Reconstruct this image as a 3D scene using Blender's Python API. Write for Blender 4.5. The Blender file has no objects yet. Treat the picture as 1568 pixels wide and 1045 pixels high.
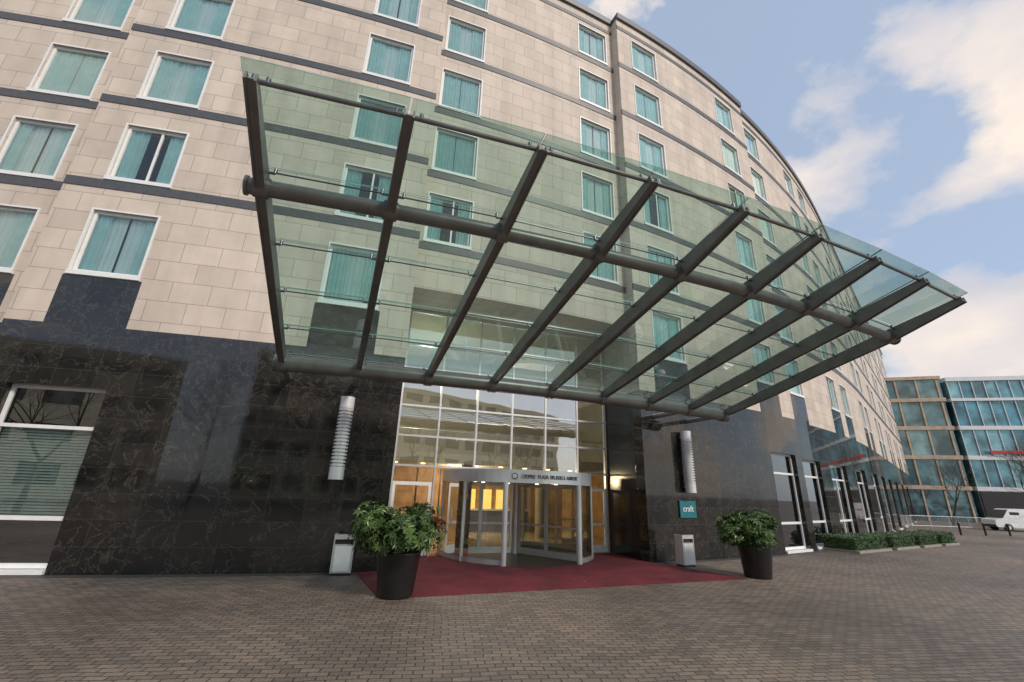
import bpy, math, random
from mathutils import Vector, Matrix
import numpy as np
random.seed(7)
sc=bpy.context.scene
sc.view_settings.view_transform='Standard'
sc.view_settings.look='None'
sc.view_settings.exposure=0
V=Vector
# ------------------------------------------------------------------ materials
def newmat(name):
    m=bpy.data.materials.new(name);m.use_nodes=True
    nt=m.node_tree
    return m,nt,nt.nodes['Principled BSDF'],nt.nodes['Material Output']
def N(nt,t,**kw):
    n=nt.nodes.new(t)
    for k,v in kw.items():
        if k.startswith('i_'):
            key=k[2:]
            key=int(key) if key.isdigit() else key.replace('_',' ')
            n.inputs[key].default_value=v
        else: setattr(n,k,v)
    return n
def L(nt,a,b): nt.links.new(a,b)
def ramp(nt,fac,stops):
    r=nt.nodes.new('ShaderNodeValToRGB');el=r.color_ramp.elements
    while len(el)<len(stops): el.new(.5)
    for e,(p,c) in zip(el,stops):
        e.position=p;e.color=c if len(c)==4 else (*c,1)
    if fac is not None: L(nt,fac,r.inputs[0])
    return r
def mixc(nt,mode,fac,a,b):
    n=nt.nodes.new('ShaderNodeMix');n.data_type='RGBA';n.blend_type=mode
    if isinstance(fac,float): n.inputs[0].default_value=fac
    else: L(nt,fac,n.inputs[0])
    for i,x in ((6,a),(7,b)):
        if isinstance(x,tuple): n.inputs[i].default_value=x if len(x)==4 else (*x,1)
        else: L(nt,x,n.inputs[i])
    return n.outputs[2]
def simple(name,col,rough=.5,metal=0,noise=.12,nscale=6,bump=0,spec=.5,coord='Object'):
    m,nt,p,o=newmat(name)
    tc=N(nt,'ShaderNodeTexCoord')
    n=N(nt,'ShaderNodeTexNoise',i_Scale=nscale,i_Detail=3.)
    L(nt,tc.outputs[coord],n.inputs['Vector'])
    r=ramp(nt,n.outputs[0],[(.3,tuple(c*(1-noise) for c in col)),(.7,tuple(min(1,c*(1+noise)) for c in col))])
    L(nt,r.outputs[0],p.inputs['Base Color'])
    p.inputs['Roughness'].default_value=rough;p.inputs['Metallic'].default_value=metal
    p.inputs['Specular IOR Level'].default_value=spec
    if bump:
        b=N(nt,'ShaderNodeBump',i_Strength=bump,i_Distance=.02);L(nt,n.outputs[0],b.inputs['Height']);L(nt,b.outputs[0],p.inputs['Normal'])
    return m
def stone(name,c1,c2,mort,w,h,rough,offset,nz,veins=None,bump=.25,msize=.008,spec=.5,dirt=.25,vein_amt=.2,streak=0,ior=1.5):
    m,nt,p,o=newmat(name)
    uv=N(nt,'ShaderNodeUVMap')
    br=N(nt,'ShaderNodeTexBrick',offset=offset,offset_frequency=2)
    br.inputs['Scale'].default_value=1;br.inputs['Mortar Size'].default_value=msize
    br.inputs['Mortar Smooth'].default_value=.1
    br.inputs['Brick Width'].default_value=w;br.inputs['Row Height'].default_value=h
    br.inputs['Color1'].default_value=(*c1,1);br.inputs['Color2'].default_value=(*c2,1);br.inputs['Mortar'].default_value=(*mort,1)
    L(nt,uv.outputs[0],br.inputs['Vector'])
    n=N(nt,'ShaderNodeTexNoise',i_Scale=nz,i_Detail=6.,i_Roughness=.65);L(nt,uv.outputs[0],n.inputs['Vector'])
    r=ramp(nt,n.outputs[0],[(.3,(1-dirt,)*3),(.7,(1,1,1))])
    col=mixc(nt,'MULTIPLY',1.,br.outputs['Color'],r.outputs[0])
    if streak:
        mp=N(nt,'ShaderNodeMapping');mp.inputs['Scale'].default_value=(1.3,.10,1);L(nt,uv.outputs[0],mp.inputs[0])
        n3=N(nt,'ShaderNodeTexNoise',i_Scale=1.,i_Detail=4.);L(nt,mp.outputs[0],n3.inputs['Vector'])
        r3=ramp(nt,n3.outputs[0],[(.35,(1-streak,1-streak*1.02,1-streak*1.05)),(.62,(1,1,1))])
        col=mixc(nt,'MULTIPLY',1.,col,r3.outputs[0])
    if veins:
        wv=N(nt,'ShaderNodeTexNoise',i_Scale=1.7,i_Detail=6.,i_Roughness=.6,i_Distortion=1.0)
        L(nt,uv.outputs[0],wv.inputs['Vector'])
        rv=ramp(nt,wv.outputs[0],[(.485,(0,0,0)),(.5,(1,1,1)),(.515,(0,0,0))])
        mu=N(nt,'ShaderNodeMath',operation='MULTIPLY');L(nt,rv.outputs[0],mu.inputs[0]);mu.inputs[1].default_value=vein_amt
        col=mixc(nt,'MIX',mu.outputs[0],col,veins)
    L(nt,col,p.inputs['Base Color'])
    ln=N(nt,'ShaderNodeTexNoise',i_Scale=.5,i_Detail=2.);L(nt,uv.outputs[0],ln.inputs['Vector'])
    mr=N(nt,'ShaderNodeMapRange');mr.inputs['To Min'].default_value=rough*.6;mr.inputs['To Max'].default_value=rough*1.5
    L(nt,n.outputs[0],mr.inputs[0]);L(nt,mr.outputs[0],p.inputs['Roughness'])
    p.inputs['Specular IOR Level'].default_value=spec;p.inputs['IOR'].default_value=ior
    iv=N(nt,'ShaderNodeMath',operation='SUBTRACT');iv.inputs[0].default_value=1;L(nt,br.outputs['Fac'],iv.inputs[1])
    ad=N(nt,'ShaderNodeMath',operation='MULTIPLY_ADD');L(nt,ln.outputs[0],ad.inputs[0]);ad.inputs[1].default_value=1.5;L(nt,iv.outputs[0],ad.inputs[2])
    b=N(nt,'ShaderNodeBump',i_Strength=bump,i_Distance=.01);L(nt,ad.outputs[0],b.inputs['Height']);L(nt,b.outputs[0],p.inputs['Normal'])
    return m
def glassmat(name,tint,refl=1.0,ior=1.5,rough=.0,haze=0.,hazecol=(.7,.8,.78),bump=.05):
    m,nt,p,o=newmat(name);nt.nodes.remove(p)
    t=N(nt,'ShaderNodeBsdfTransparent');t.inputs[0].default_value=(*tint,1)
    g=N(nt,'ShaderNodeBsdfGlossy');g.inputs['Roughness'].default_value=rough;g.inputs[0].default_value=(1,1,1,1)
    fr=N(nt,'ShaderNodeFresnel',i_IOR=ior)
    mu=N(nt,'ShaderNodeMath',operation='MULTIPLY',use_clamp=True);L(nt,fr.outputs[0],mu.inputs[0]);mu.inputs[1].default_value=refl
    mi_=N(nt,'ShaderNodeMath',operation='MINIMUM');L(nt,mu.outputs[0],mi_.inputs[0]);mi_.inputs[1].default_value=.85
    tc=N(nt,'ShaderNodeTexCoord');nn=N(nt,'ShaderNodeTexNoise',i_Scale=.7,i_Detail=1.);L(nt,tc.outputs['Object'],nn.inputs['Vector'])
    b=N(nt,'ShaderNodeBump',i_Strength=bump,i_Distance=.05);L(nt,nn.outputs[0],b.inputs['Height']);L(nt,b.outputs[0],g.inputs['Normal'])
    mx=N(nt,'ShaderNodeMixShader');L(nt,mi_.outputs[0],mx.inputs[0]);L(nt,t.outputs[0],mx.inputs[1]);L(nt,g.outputs[0],mx.inputs[2])
    out=mx.outputs[0]
    if haze:
        tl=N(nt,'ShaderNodeBsdfTranslucent');tl.inputs[0].default_value=(*hazecol,1)
        n2=N(nt,'ShaderNodeTexNoise',i_Scale=2.2,i_Detail=4.);L(nt,tc.outputs['Object'],n2.inputs['Vector'])
        mr=N(nt,'ShaderNodeMapRange');mr.inputs['From Min'].default_value=.3;mr.inputs['From Max'].default_value=.75;mr.inputs['To Min'].default_value=haze*.4;mr.inputs['To Max'].default_value=haze*1.7
        L(nt,n2.outputs[0],mr.inputs[0])
        m2=N(nt,'ShaderNodeMixShader');L(nt,mr.outputs[0],m2.inputs[0]);L(nt,out,m2.inputs[1]);L(nt,tl.outputs[0],m2.inputs[2]);out=m2.outputs[0]
    L(nt,out,o.inputs[0]);return m
def emis(name,col,st):
    m,nt,p,o=newmat(name)
    p.inputs['Base Color'].default_value=(*col,1);p.inputs['Emission Color'].default_value=(*col,1);p.inputs['Emission Strength'].default_value=st
    return m
def leafmat(name,c1,c2):
    m,nt,p,o=newmat(name)
    g=N(nt,'ShaderNodeNewGeometry')
    r=ramp(nt,g.outputs['Random Per Island'],[(0,c1),(1,c2)])
    L(nt,r.outputs[0],p.inputs['Base Color']);p.inputs['Roughness'].default_value=.38
    return m
M={}
M['cream']=stone('cream_stone',(.72,.63,.54),(.625,.545,.47),(.35,.30,.255),1.02,.64,.6,.5,1.2,bump=.35,msize=.009,spec=.3,dirt=.14,streak=.15)
M['granite']=stone('polished_granite',(.014,.0138,.0135),(.032,.030,.027),(.055,.053,.049),.95,.61,.045,0.,5,veins=(.16,.14,.11),bump=.14,msize=.0048,spec=.5,dirt=.45,vein_amt=.34,ior=1.62)
M['band']=simple('dark_band_stone',(.075,.08,.09),.45)
M['coping']=simple('coping_metal',(.11,.115,.12),.4,.3)
M['white']=simple('white_frame_paint',(.78,.80,.80),.35,0,.05)
M['silver']=simple('brushed_aluminium',(.66,.67,.68),.34,.55,.06)
M['header']=simple('satin_header_metal',(.74,.75,.76),.38,.35,.04)
M['steel']=simple('grey_painted_steel',(.19,.188,.184),.36,.25,.15,3)
M['rod']=simple('stainless_rod',(.22,.23,.24),.3,.9)
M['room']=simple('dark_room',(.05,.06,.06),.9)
M['curtain']=simple('curtain_fabric',(.64,.82,.80),.9,0,.08,2)
M['sheer']=simple('sheer_fabric',(.86,.92,.90),.9,0,.06,2)
M['winglass']=glassmat('window_glass',(.85,.985,.98),2.0)
M['winglass2']=glassmat('ground_window_glass',(.84,.93,.90),6.5,bump=.08)
M['clearglass']=glassmat('entrance_glass',(.76,.85,.81),9.5,bump=.10)
M['doorglass']=glassmat('door_glass',(.86,.92,.89),2.6)
M['canopyglass']=glassmat('canopy_glass',(.585,.765,.70),2.8,haze=.035,hazecol=(.48,.64,.57))
M['blackwall']=simple('black_polished_panel',(.010,.010,.011),.16,0,.2,3,spec=.5)
M['roof']=simple('roof_membrane',(.15,.15,.15),.9)
M['warmwall']=simple('lobby_timber_wall',(.38,.24,.12),.5,0,.3,2)
M['plaster']=simple('lobby_plaster',(.66,.62,.52),.8,0,.1,1)
M['lobbyfloor']=simple('lobby_floor',(.35,.29,.22),.2)
M['lobbylight']=emis('lobby_lamp_glow',(1,.72,.38),7)
M['lobbylight2']=emis('lobby_backlit_panel',(1,.62,.16),1.2)
M['ceil']=simple('lobby_ceiling',(.5,.44,.36),.8)
M['dark']=simple('black_plastic',(.02,.02,.021),.4)
M['pot']=simple('black_planter',(.016,.016,.017),.32,0,.2,4)
M['soil']=simple('soil',(.03,.02,.012),1,0,.4,30,bump=.6)
M['leaf']=leafmat('shrub_leaf',(.020,.050,.012),(.11,.19,.045))
M['hedgeleaf']=leafmat('hedge_leaf',(.018,.045,.012),(.07,.13,.035))
M['bark']=simple('bark',(.075,.06,.05),.95,0,.35,12,bump=.5)
M['blind']=simple('blind_slats',(.70,.80,.76),.7)
M['teal']=simple('teal_sign_face',(.012,.16,.20),.35)
M['signtext']=simple('sign_lettering',(.85,.85,.85),.5)
M['letter']=simple('dark_lettering',(.05,.05,.06),.5)
M['tan']=simple('tan_brick',(.42,.33,.25),.8,0,.2,1.5)
M['officewhite']=simple('white_spandrel',(.62,.64,.66),.4)
M['beige']=simple('beige_render',(.72,.63,.46),.8)
M['kerb']=simple('concrete_kerb',(.28,.26,.235),.85,0,.15,8)
M['red']=simple('red_band',(.55,.03,.03),.4)
M['vanpaint']=simple('van_white_paint',(.75,.76,.78),.25)
M['tyre']=simple('tyre_rubber',(.02,.02,.02),.8)
M['edge']=simple('glass_edge',(.10,.22,.18),.3)
M['drain']=simple('drain_channel',(.06,.058,.055),.6,0,.3,20)
M['leafdry']=leafmat('fallen_leaf',(.10,.06,.03),(.25,.17,.08))
def officeglass(name,ca,cb_):
    m,nt,p,o=newmat(name)
    uv=N(nt,'ShaderNodeUVMap');br=N(nt,'ShaderNodeTexBrick',offset=0.);br.inputs['Scale'].default_value=1
    br.inputs['Brick Width'].default_value=1.5;br.inputs['Row Height'].default_value=4.2;br.inputs['Mortar Size'].default_value=.0
    br.inputs['Color1'].default_value=(*ca,1);br.inputs['Color2'].default_value=(*cb_,1)
    L(nt,uv.outputs[0],br.inputs['Vector'])
    n=N(nt,'ShaderNodeTexNoise',i_Scale=.8,i_Detail=1.);L(nt,uv.outputs[0],n.inputs['Vector'])
    n4=N(nt,'ShaderNodeTexNoise',i_Scale=.35,i_Detail=5.);L(nt,uv.outputs[0],n4.inputs['Vector'])
    r4=ramp(nt,n4.outputs[0],[(.38,(.35,.35,.36)),(.62,(1.1,1.1,1.1))])
    L(nt,mixc(nt,'MULTIPLY',1.,br.outputs['Color'],r4.outputs[0]),p.inputs['Base Color'])
    p.inputs['Roughness'].default_value=.05;p.inputs['Metallic'].default_value=.35;p.inputs['Specular IOR Level'].default_value=.9
    b=N(nt,'ShaderNodeBump',i_Strength=.3,i_Distance=.08);L(nt,n.outputs[0],b.inputs['Height']);L(nt,b.outputs[0],p.inputs['Normal'])
    return m
M['officeglass']=officeglass('blue_office_glass',(.07,.25,.34),(.22,.48,.56))
M['greyglass']=officeglass('grey_office_glass',(.10,.12,.13),(.22,.24,.24))
M['tanglass']=officeglass('teal_office_glass',(.08,.18,.21),(.20,.34,.36))
def paverm():
    m,nt,p,o=newmat('clay_pavers')
    tc=N(nt,'ShaderNodeTexCoord');mp=N(nt,'ShaderNodeMapping');mp.inputs['Rotation'].default_value=(0,0,math.radians(-8))
    L(nt,tc.outputs['Object'],mp.inputs[0])
    br=N(nt,'ShaderNodeTexBrick',offset=.5);br.inputs['Scale'].default_value=1
    br.inputs['Brick Width'].default_value=.25;br.inputs['Row Height'].default_value=.125;br.inputs['Mortar Size'].default_value=.010;br.inputs['Mortar Smooth'].default_value=.3
    br.inputs['Color1'].default_value=(.262,.208,.168,1);br.inputs['Color2'].default_value=(.155,.129,.110,1);br.inputs['Mortar'].default_value=(.058,.05,.042,1)
    nw=N(nt,'ShaderNodeTexNoise',i_Scale=.8,i_Detail=1.);L(nt,mp.outputs[0],nw.inputs['Vector'])
    va=N(nt,'ShaderNodeVectorMath',operation='MULTIPLY_ADD');L(nt,nw.outputs['Color'],va.inputs[0]);va.inputs[1].default_value=(.16,.16,0);L(nt,mp.outputs[0],va.inputs[2])
    L(nt,va.outputs[0],br.inputs['Vector'])
    n=N(nt,'ShaderNodeTexNoise',i_Scale=.16,i_Detail=6.,i_Roughness=.62);L(nt,tc.outputs['Object'],n.inputs['Vector'])
    r=ramp(nt,n.outputs[0],[(.32,(.55,.545,.56)),(.5,(.92,.92,.92)),(.68,(1.25,1.19,1.10))])
    n2=N(nt,'ShaderNodeTexNoise',i_Scale=30.,i_Detail=2.);L(nt,tc.outputs['Object'],n2.inputs['Vector'])
    r2=ramp(nt,n2.outputs[0],[(.3,(.74,.74,.74)),(.7,(1.18,1.18,1.18))])
    c=mixc(nt,'MULTIPLY',1.,br.outputs['Color'],r.outputs[0]);c=mixc(nt,'MULTIPLY',1.,c,r2.outputs[0])
    L(nt,c,p.inputs['Base Color'])
    mr=N(nt,'ShaderNodeMapRange');mr.inputs['To Min'].default_value=.38;mr.inputs['To Max'].default_value=.8;L(nt,n.outputs[0],mr.inputs[0]);L(nt,mr.outputs[0],p.inputs['Roughness'])
    iv=N(nt,'ShaderNodeMath',operation='SUBTRACT');iv.inputs[0].default_value=1;L(nt,br.outputs['Fac'],iv.inputs[1])
    ad=N(nt,'ShaderNodeMath',operation='MULTIPLY_ADD');L(nt,n2.outputs[0],ad.inputs[0]);ad.inputs[1].default_value=.5;L(nt,iv.outputs[0],ad.inputs[2])
    b=N(nt,'ShaderNodeBump',i_Strength=.8,i_Distance=.014);L(nt,ad.outputs[0],b.inputs['Height']);L(nt,b.outputs[0],p.inputs['Normal'])
    return m
M['pavers']=paverm()
M['carpet']=simple('red_carpet_fabric',(.125,.012,.022),.95,0,.35,1.2,bump=.3)
# ------------------------------------------------------------------ mesh builder
class MB:
    def __init__(s): s.v=[];s.f=[];s.m=[];s.uv=[];s.sm=[];s.mats=[]
    def mi(s,k):
        if k not in s.mats: s.mats.append(k)
        return s.mats.index(k)
    def poly(s,pts,mat,uv=None,smooth=False):
        b=len(s.v);s.v+=[tuple(p) for p in pts];s.f.append(tuple(range(b,b+len(pts))));s.m.append(s.mi(mat))
        s.uv.append(uv if uv else [(0,0)]*len(pts));s.sm.append(smooth)
    def box(s,o,a,b,c,mat):
        o=V(o);a=V(a);b=V(b);c=V(c)
        P=[o,o+a,o+a+b,o+b,o+c,o+a+c,o+a+b+c,o+b+c];la,lb,lc=a.length,b.length,c.length
        for idx,(x,y) in (((0,3,2,1),(lb,la)),((4,5,6,7),(la,lb)),((0,1,5,4),(la,lc)),((1,2,6,5),(lb,lc)),((2,3,7,6),(la,lc)),((3,0,4,7),(lb,lc))):
            s.poly([P[i] for i in idx],mat,[(0,0),(x,0),(x,y),(0,y)])
    def tube(s,p,q,r1,r2,n,mat,caps=True,smooth=True):
        p=V(p);q=V(q);d=(q-p)
        if d.length<1e-6:return
        d.normalize();u=d.orthogonal().normalized();w=d.cross(u)
        b=len(s.v)
        for c,r in ((p,r1),(q,r2)):
            for i in range(n):
                a=2*math.pi*i/n;s.v.append(tuple(c+(u*math.cos(a)+w*math.sin(a))*r))
        k=s.mi(mat)
        for i in range(n):
            j=(i+1)%n;s.f.append((b+i,b+j,b+n+j,b+n+i));s.m.append(k);s.uv.append([(0,0)]*4);s.sm.append(smooth)
        if caps:
            b2=len(s.v);s.v+=s.v[b:b+2*n]
            s.f.append(tuple(b2+n-1-i for i in range(n)));s.f.append(tuple(b2+n+i for i in range(n)))
            for _ in range(2): s.m.append(k);s.uv.append([(0,0)]*n);s.sm.append(False)
    def lathe(s,c,prof,n,mat,smooth=True):
        c=V(c);b=len(s.v);k=s.mi(mat)
        for r,z in prof:
            for i in range(n):
                a=2*math.pi*i/n;s.v.append((c.x+r*math.cos(a),c.y+r*math.sin(a),c.z+z))
        for j in range(len(prof)-1):
            for i in range(n):
                i2=(i+1)%n;s.f.append((b+j*n+i,b+j*n+i2,b+(j+1)*n+i2,b+(j+1)*n+i));s.m.append(k);s.uv.append([(0,0)]*4);s.sm.append(smooth)
    def mesh(s,name):
        me=bpy.data.meshes.new(name);me.from_pydata(s.v,[],s.f)
        for k in s.mats: me.materials.append(M[k])
        me.polygons.foreach_set('material_index',s.m);me.polygons.foreach_set('use_smooth',s.sm)
        ul=me.uv_layers.new(name='UVMap');flat=[c for f in s.uv for uv in f for c in uv];ul.data.foreach_set('uv',flat)
        me.update();return me
    def obj(s,name,parent=None):
        o=bpy.data.objects.new(name,s.mesh(name));sc.collection.objects.link(o)
        if parent:o.parent=parent
        return o
def empty(name,loc=(0,0,0)):
    e=bpy.data.objects.new(name,None);e.location=loc;e.empty_display_size=.5;sc.collection.objects.link(e);return e
Z=V((0,0,1))
# ------------------------------------------------------------------ facade curve
SS=np.linspace(-30,130,3201)
Sc=np.clip(SS,-5,48)
TH=np.radians(11.0+.5829*Sc+.0156*Sc**2-.2623e-3*Sc**3)
ds=SS[1]-SS[0]
CX=np.concatenate([[0],np.cumsum((np.cos(TH[1:])+np.cos(TH[:-1]))/2*ds)])
CY=np.concatenate([[0],np.cumsum((np.sin(TH[1:])+np.sin(TH[:-1]))/2*ds)])
CX+= -12-np.interp(0,SS,CX);CY+=11.3157-np.interp(0,SS,CY)
def fr(s,off=0,z=0):
    a=float(np.interp(s,SS,TH));x=float(np.interp(s,SS,CX));y=float(np.interp(s,SS,CY))
    t=V((math.cos(a),math.sin(a),0));n=V((-math.sin(a),math.cos(a),0)) # n inward
    return V((x,y,z))-n*off,t,n
def P(s,off,z): return fr(s,off,z)[0]
JOG=[(-1.6),(8.85),(17.95),(28.95)]
OFF=[-.30,.13,-.48,0,-.25]
def off(s):
    for j,o in zip(JOG,OFF):
        if s<j:return o
    return OFF[-1]
S0,S1=-22,100.3
ZA,HS,WH=7.7085,3.2,2.0
ROOF=27.03;ZC=6.12
cols=[-12.9,-9.85,-3.15,.28,6.9,9.92,16.66,19.76,26.68,30.4,36.6,39.7,46.4,49.5,56.3,59.4,66.2,69.3,76.1,79.2,86,89.1,95.5]
WW=1.70
ENT=(8.85,17.95,0,8.9)
openings=[]
for c in cols:
    for r in range(6):
        if r==0 and ENT[0]<c<ENT[1]: continue
        zb=ZA+r*HS
        openings.append((c-WW/2,c+WW/2,zb,zb+WH))
gwin=[(-.95,1.3,.12,4.42),(-9.6,-7.4,.12,4.42),(26.0,28.3,.12,4.3),(29.5,31.8,.12,4.2),(33.2,36.2,.12,4.2),(38.2,41.2,.12,4.2),(43.6,46.6,.12,4.2),(49,52,.12,4.2),(55,58,.12,4.2),(62,65,.12,4.2),(70,73,.12,4.2),(78,81,.12,4.2)]
openings+=gwin
hotel=empty('hotel_building')
sb=set([S0,S1]+JOG+[ENT[0],ENT[1]])
for a,b,_,_ in openings: sb|={a,b}
for c in cols: sb|={c-.98,c+.98}
x=S0
while x<S1:
    sb.add(round(x,2));x+=1.0 if x<50 else 4
sb=sorted(sb)
sb=[s for i,s in enumerate(sb) if i==0 or s-sb[i-1]>1e-4]
zb_=set([0,ZC,ZA-.14,ROOF,ENT[3]])
for _,_,a,b in openings: zb_|={a,b}
zb_=sorted(zb_)
mb=MB()
def is_open(s,z):
    if ENT[0]<s<ENT[1] and z<ENT[3]:return True
    for a,b,c,d in openings:
        if a<s<b and c<z<d:return True
    return False
for i in range(len(sb)-1):
    a,b=sb[i],sb[i+1];s=(a+b)/2;o=off(s)
    for j in range(len(zb_)-1):
        c,d=zb_[j],zb_[j+1];z=(c+d)/2
        if is_open(s,z):continue
        mat='cream'
        if z<ZC: mat='granite'
        elif z<ZA-.1 and any(abs(s-cc)<.98 for cc in cols) and not(ENT[0]<s<ENT[1]): mat='granite'
        mb.poly([P(a,o,c),P(b,o,c),P(b,o,d),P(a,o,d)],mat,[(a,c),(b,c),(b,d),(a,d)],True)
for k,j in enumerate(JOG):
    o1,o2=OFF[k],OFF[k+1]
    for c,d,mat in ((0,ZC,'granite'),(ZC,ROOF,'cream')):
        mb.poly([P(j,o1,c),P(j,o2,c),P(j,o2,d),P(j,o1,d)],mat,[(0,c),(abs(o1-o2),c),(abs(o1-o2),d),(0,d)])
for a,b,c,d in openings:
    o=off((a+b)/2);D=.22 if c>5 else .3
    mat='cream' if c>5 else 'granite'
    A,Bp=P(a,o,0),P(b,o,0);nn=fr((a+b)/2)[2]*D
    mb.poly([A+Z*c,A+nn+Z*c,A+nn+Z*d,A+Z*d],mat,[(0,c),(D,c),(D,d),(0,d)])
    mb.poly([Bp+Z*c,Bp+nn+Z*c,Bp+nn+Z*d,Bp+Z*d],mat,[(0,c),(D,c),(D,d),(0,d)])
    mb.poly([A+Z*d,Bp+Z*d,Bp+nn+Z*d,A+nn+Z*d],mat,[(a,0),(b,0),(b,D),(a,D)])
    mb.poly([A+Z*c,Bp+Z*c,Bp+nn+Z*c,A+nn+Z*c],mat,[(a,0),(b,0),(b,D),(a,D)])
BK=-17
for i in range(len(sb)-1):
    a,b=sb[i],sb[i+1];o=off((a+b)/2)
    mb.poly([P(a,o,ROOF),P(b,o,ROOF),P(b,BK,ROOF),P(a,BK,ROOF)],'roof')
    mb.poly([P(a,BK,0),P(b,BK,0),P(b,BK,ROOF),P(a,BK,ROOF)],'cream',[(a,0),(b,0),(b,ROOF),(a,ROOF)])
for s in (S0,S1):
    o=off(s-.1)
    mb.poly([P(s,o,0),P(s,BK,0),P(s,BK,ROOF),P(s,o,ROOF)],'cream',[(0,0),(17,0),(17,ROOF),(0,ROOF)])
mb.obj('facade_wall',hotel)
mb=MB()
def strip(z0,z1,proud,mat,back=-.05):
    for i in range(len(sb)-1):
        a,b=sb[i],sb[i+1];s=(a+b)/2
        o=off(s)
        q=[P(a,o+proud,z0),P(b,o+proud,z0),P(b,o+proud,z1),P(a,o+proud,z1)]
        w=[P(a,o+back,z0),P(b,o+back,z0),P(b,o+back,z1),P(a,o+back,z1)]
        mb.poly(q,mat);mb.poly([q[0],q[1],w[1],w[0]],mat);mb.poly([q[3],q[2],w[2],w[3]],mat)
        if any(abs(a-j)<1e-6 for j in JOG) or i==0: mb.poly([q[0],w[0],w[3],q[3]],mat)
        if any(abs(b-j)<1e-6 for j in JOG) or i==len(sb)-2: mb.poly([q[1],w[1],w[2],q[2]],mat)
for r in range(1,6):
    zb=ZA+r*HS
    strip(zb-.44,zb-.145,.025,'band')
strip(ROOF-.28,ROOF+.10,.12,'coping',back=-.4)
strip(ROOF-1.0,ROOF-.76,.025,'band')
mb.obj('string_courses',hotel)
# ------------------------------------------------------------------ upper windows
def build_window(kind):
    mb=MB();w=WW/2;h=WH;X=V((1,0,0));Y=V((0,1,0))
    f=.075
    y0=.08
    mb.box((-w,y0,0),X*f,Y*.1,Z*h,'white');mb.box((w-f,y0,0),X*f,Y*.1,Z*h,'white')
    mb.box((-w+f,y0,h-f),X*(2*w-2*f),Y*.1,Z*f,'white');mb.box((-w+f,y0,0),X*(2*w-2*f),Y*.1,Z*f,'white')
    mb.box((-w-.06,-.05,-.13),X*(2*w+.12),Y*.13,Z*.125,'white')
    for sx in (-1,1):
        mb.box((sx*w-(.05 if sx<0 else 0),-.02,0),X*.05,Y*.05,Z*h,'white')
    mb.box((-w-.05,-.02,h),X*(2*w+.1),Y*.05,Z*.05,'white')
    mb.poly([(-w+f,y0+.05,f),(w-f,y0+.05,f),(w-f,y0+.05,h-f),(-w+f,y0+.05,h-f)],'winglass')
    if kind==3:
        mb.box((-.03+.12*(kind-2),y0+.01,f),X*.06,Y*.05,Z*(h-2*f),'white')
    def curt(x0,x1,y,amp,lam,mat):
        n=max(6,int((x1-x0)/lam*8));ph=random.random()*6
        pts=[]
        for i in range(n+1):
            x=x0+(x1-x0)*i/n
            pts.append((x,y+amp*math.sin(2*math.pi*x/lam+ph)+amp*.5*math.sin(2*math.pi*x/lam*.43+ph)))
        for i in range(n):
            (xa,ya),(xb,yb)=pts[i],pts[i+1]
            mb.poly([(xa,ya,.0),(xb,yb,.0),(xb,yb,h),(xa,ya,h)],mat,None,True)
    if kind==0: curt(-w,-.24,.19,.024,.13,'curtain');curt(.30,w,.19,.024,.12,'curtain');curt(-w,w,.245,.016,.16,'sheer')
    if kind==1: curt(-w,-.42,.19,.024,.13,'curtain');curt(.46,w,.19,.024,.12,'curtain');curt(-w,-.03,.245,.015,.14,'sheer');curt(.03,w,.245,.015,.15,'sheer')
    if kind==2: curt(-w,-.03,.19,.024,.13,'curtain');curt(.0,w,.20,.024,.12,'curtain')
    if kind==3: curt(-w,-.28,.19,.024,.13,'curtain');curt(.32,w,.19,.024,.12,'curtain')
    mb.poly([(-w,1.3,0),(w,1.3,0),(w,1.3,h),(-w,1.3,h)],'room')
    for sx in (-w,w): mb.poly([(sx,.26,0),(sx,1.3,0),(sx,1.3,h),(sx,.26,h)],'room')
    mb.poly([(-w,.26,0),(w,.26,0),(w,1.3,0),(-w,1.3,0)],'room');mb.poly([(-w,.26,h),(w,.26,h),(w,1.3,h),(-w,1.3,h)],'room')
    return mb.mesh('window_unit')
wm=[build_window(k) for k in range(4)]
for c in cols:
    for r in range(6):
        if r==0 and ENT[0]<c<ENT[1]: continue
        p,t,n=fr(c,off(c),ZA+r*HS)
        o=bpy.data.objects.new('window',wm[random.choice([0,0,0,1,1,2,2,0,3])]);o.parent=hotel
        o.matrix_world=Matrix(((t.x,n.x,0,p.x),(t.y,n.y,0,p.y),(0,0,1,p.z),(0,0,0,1)))
        sc.collection.objects.link(o)
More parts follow.
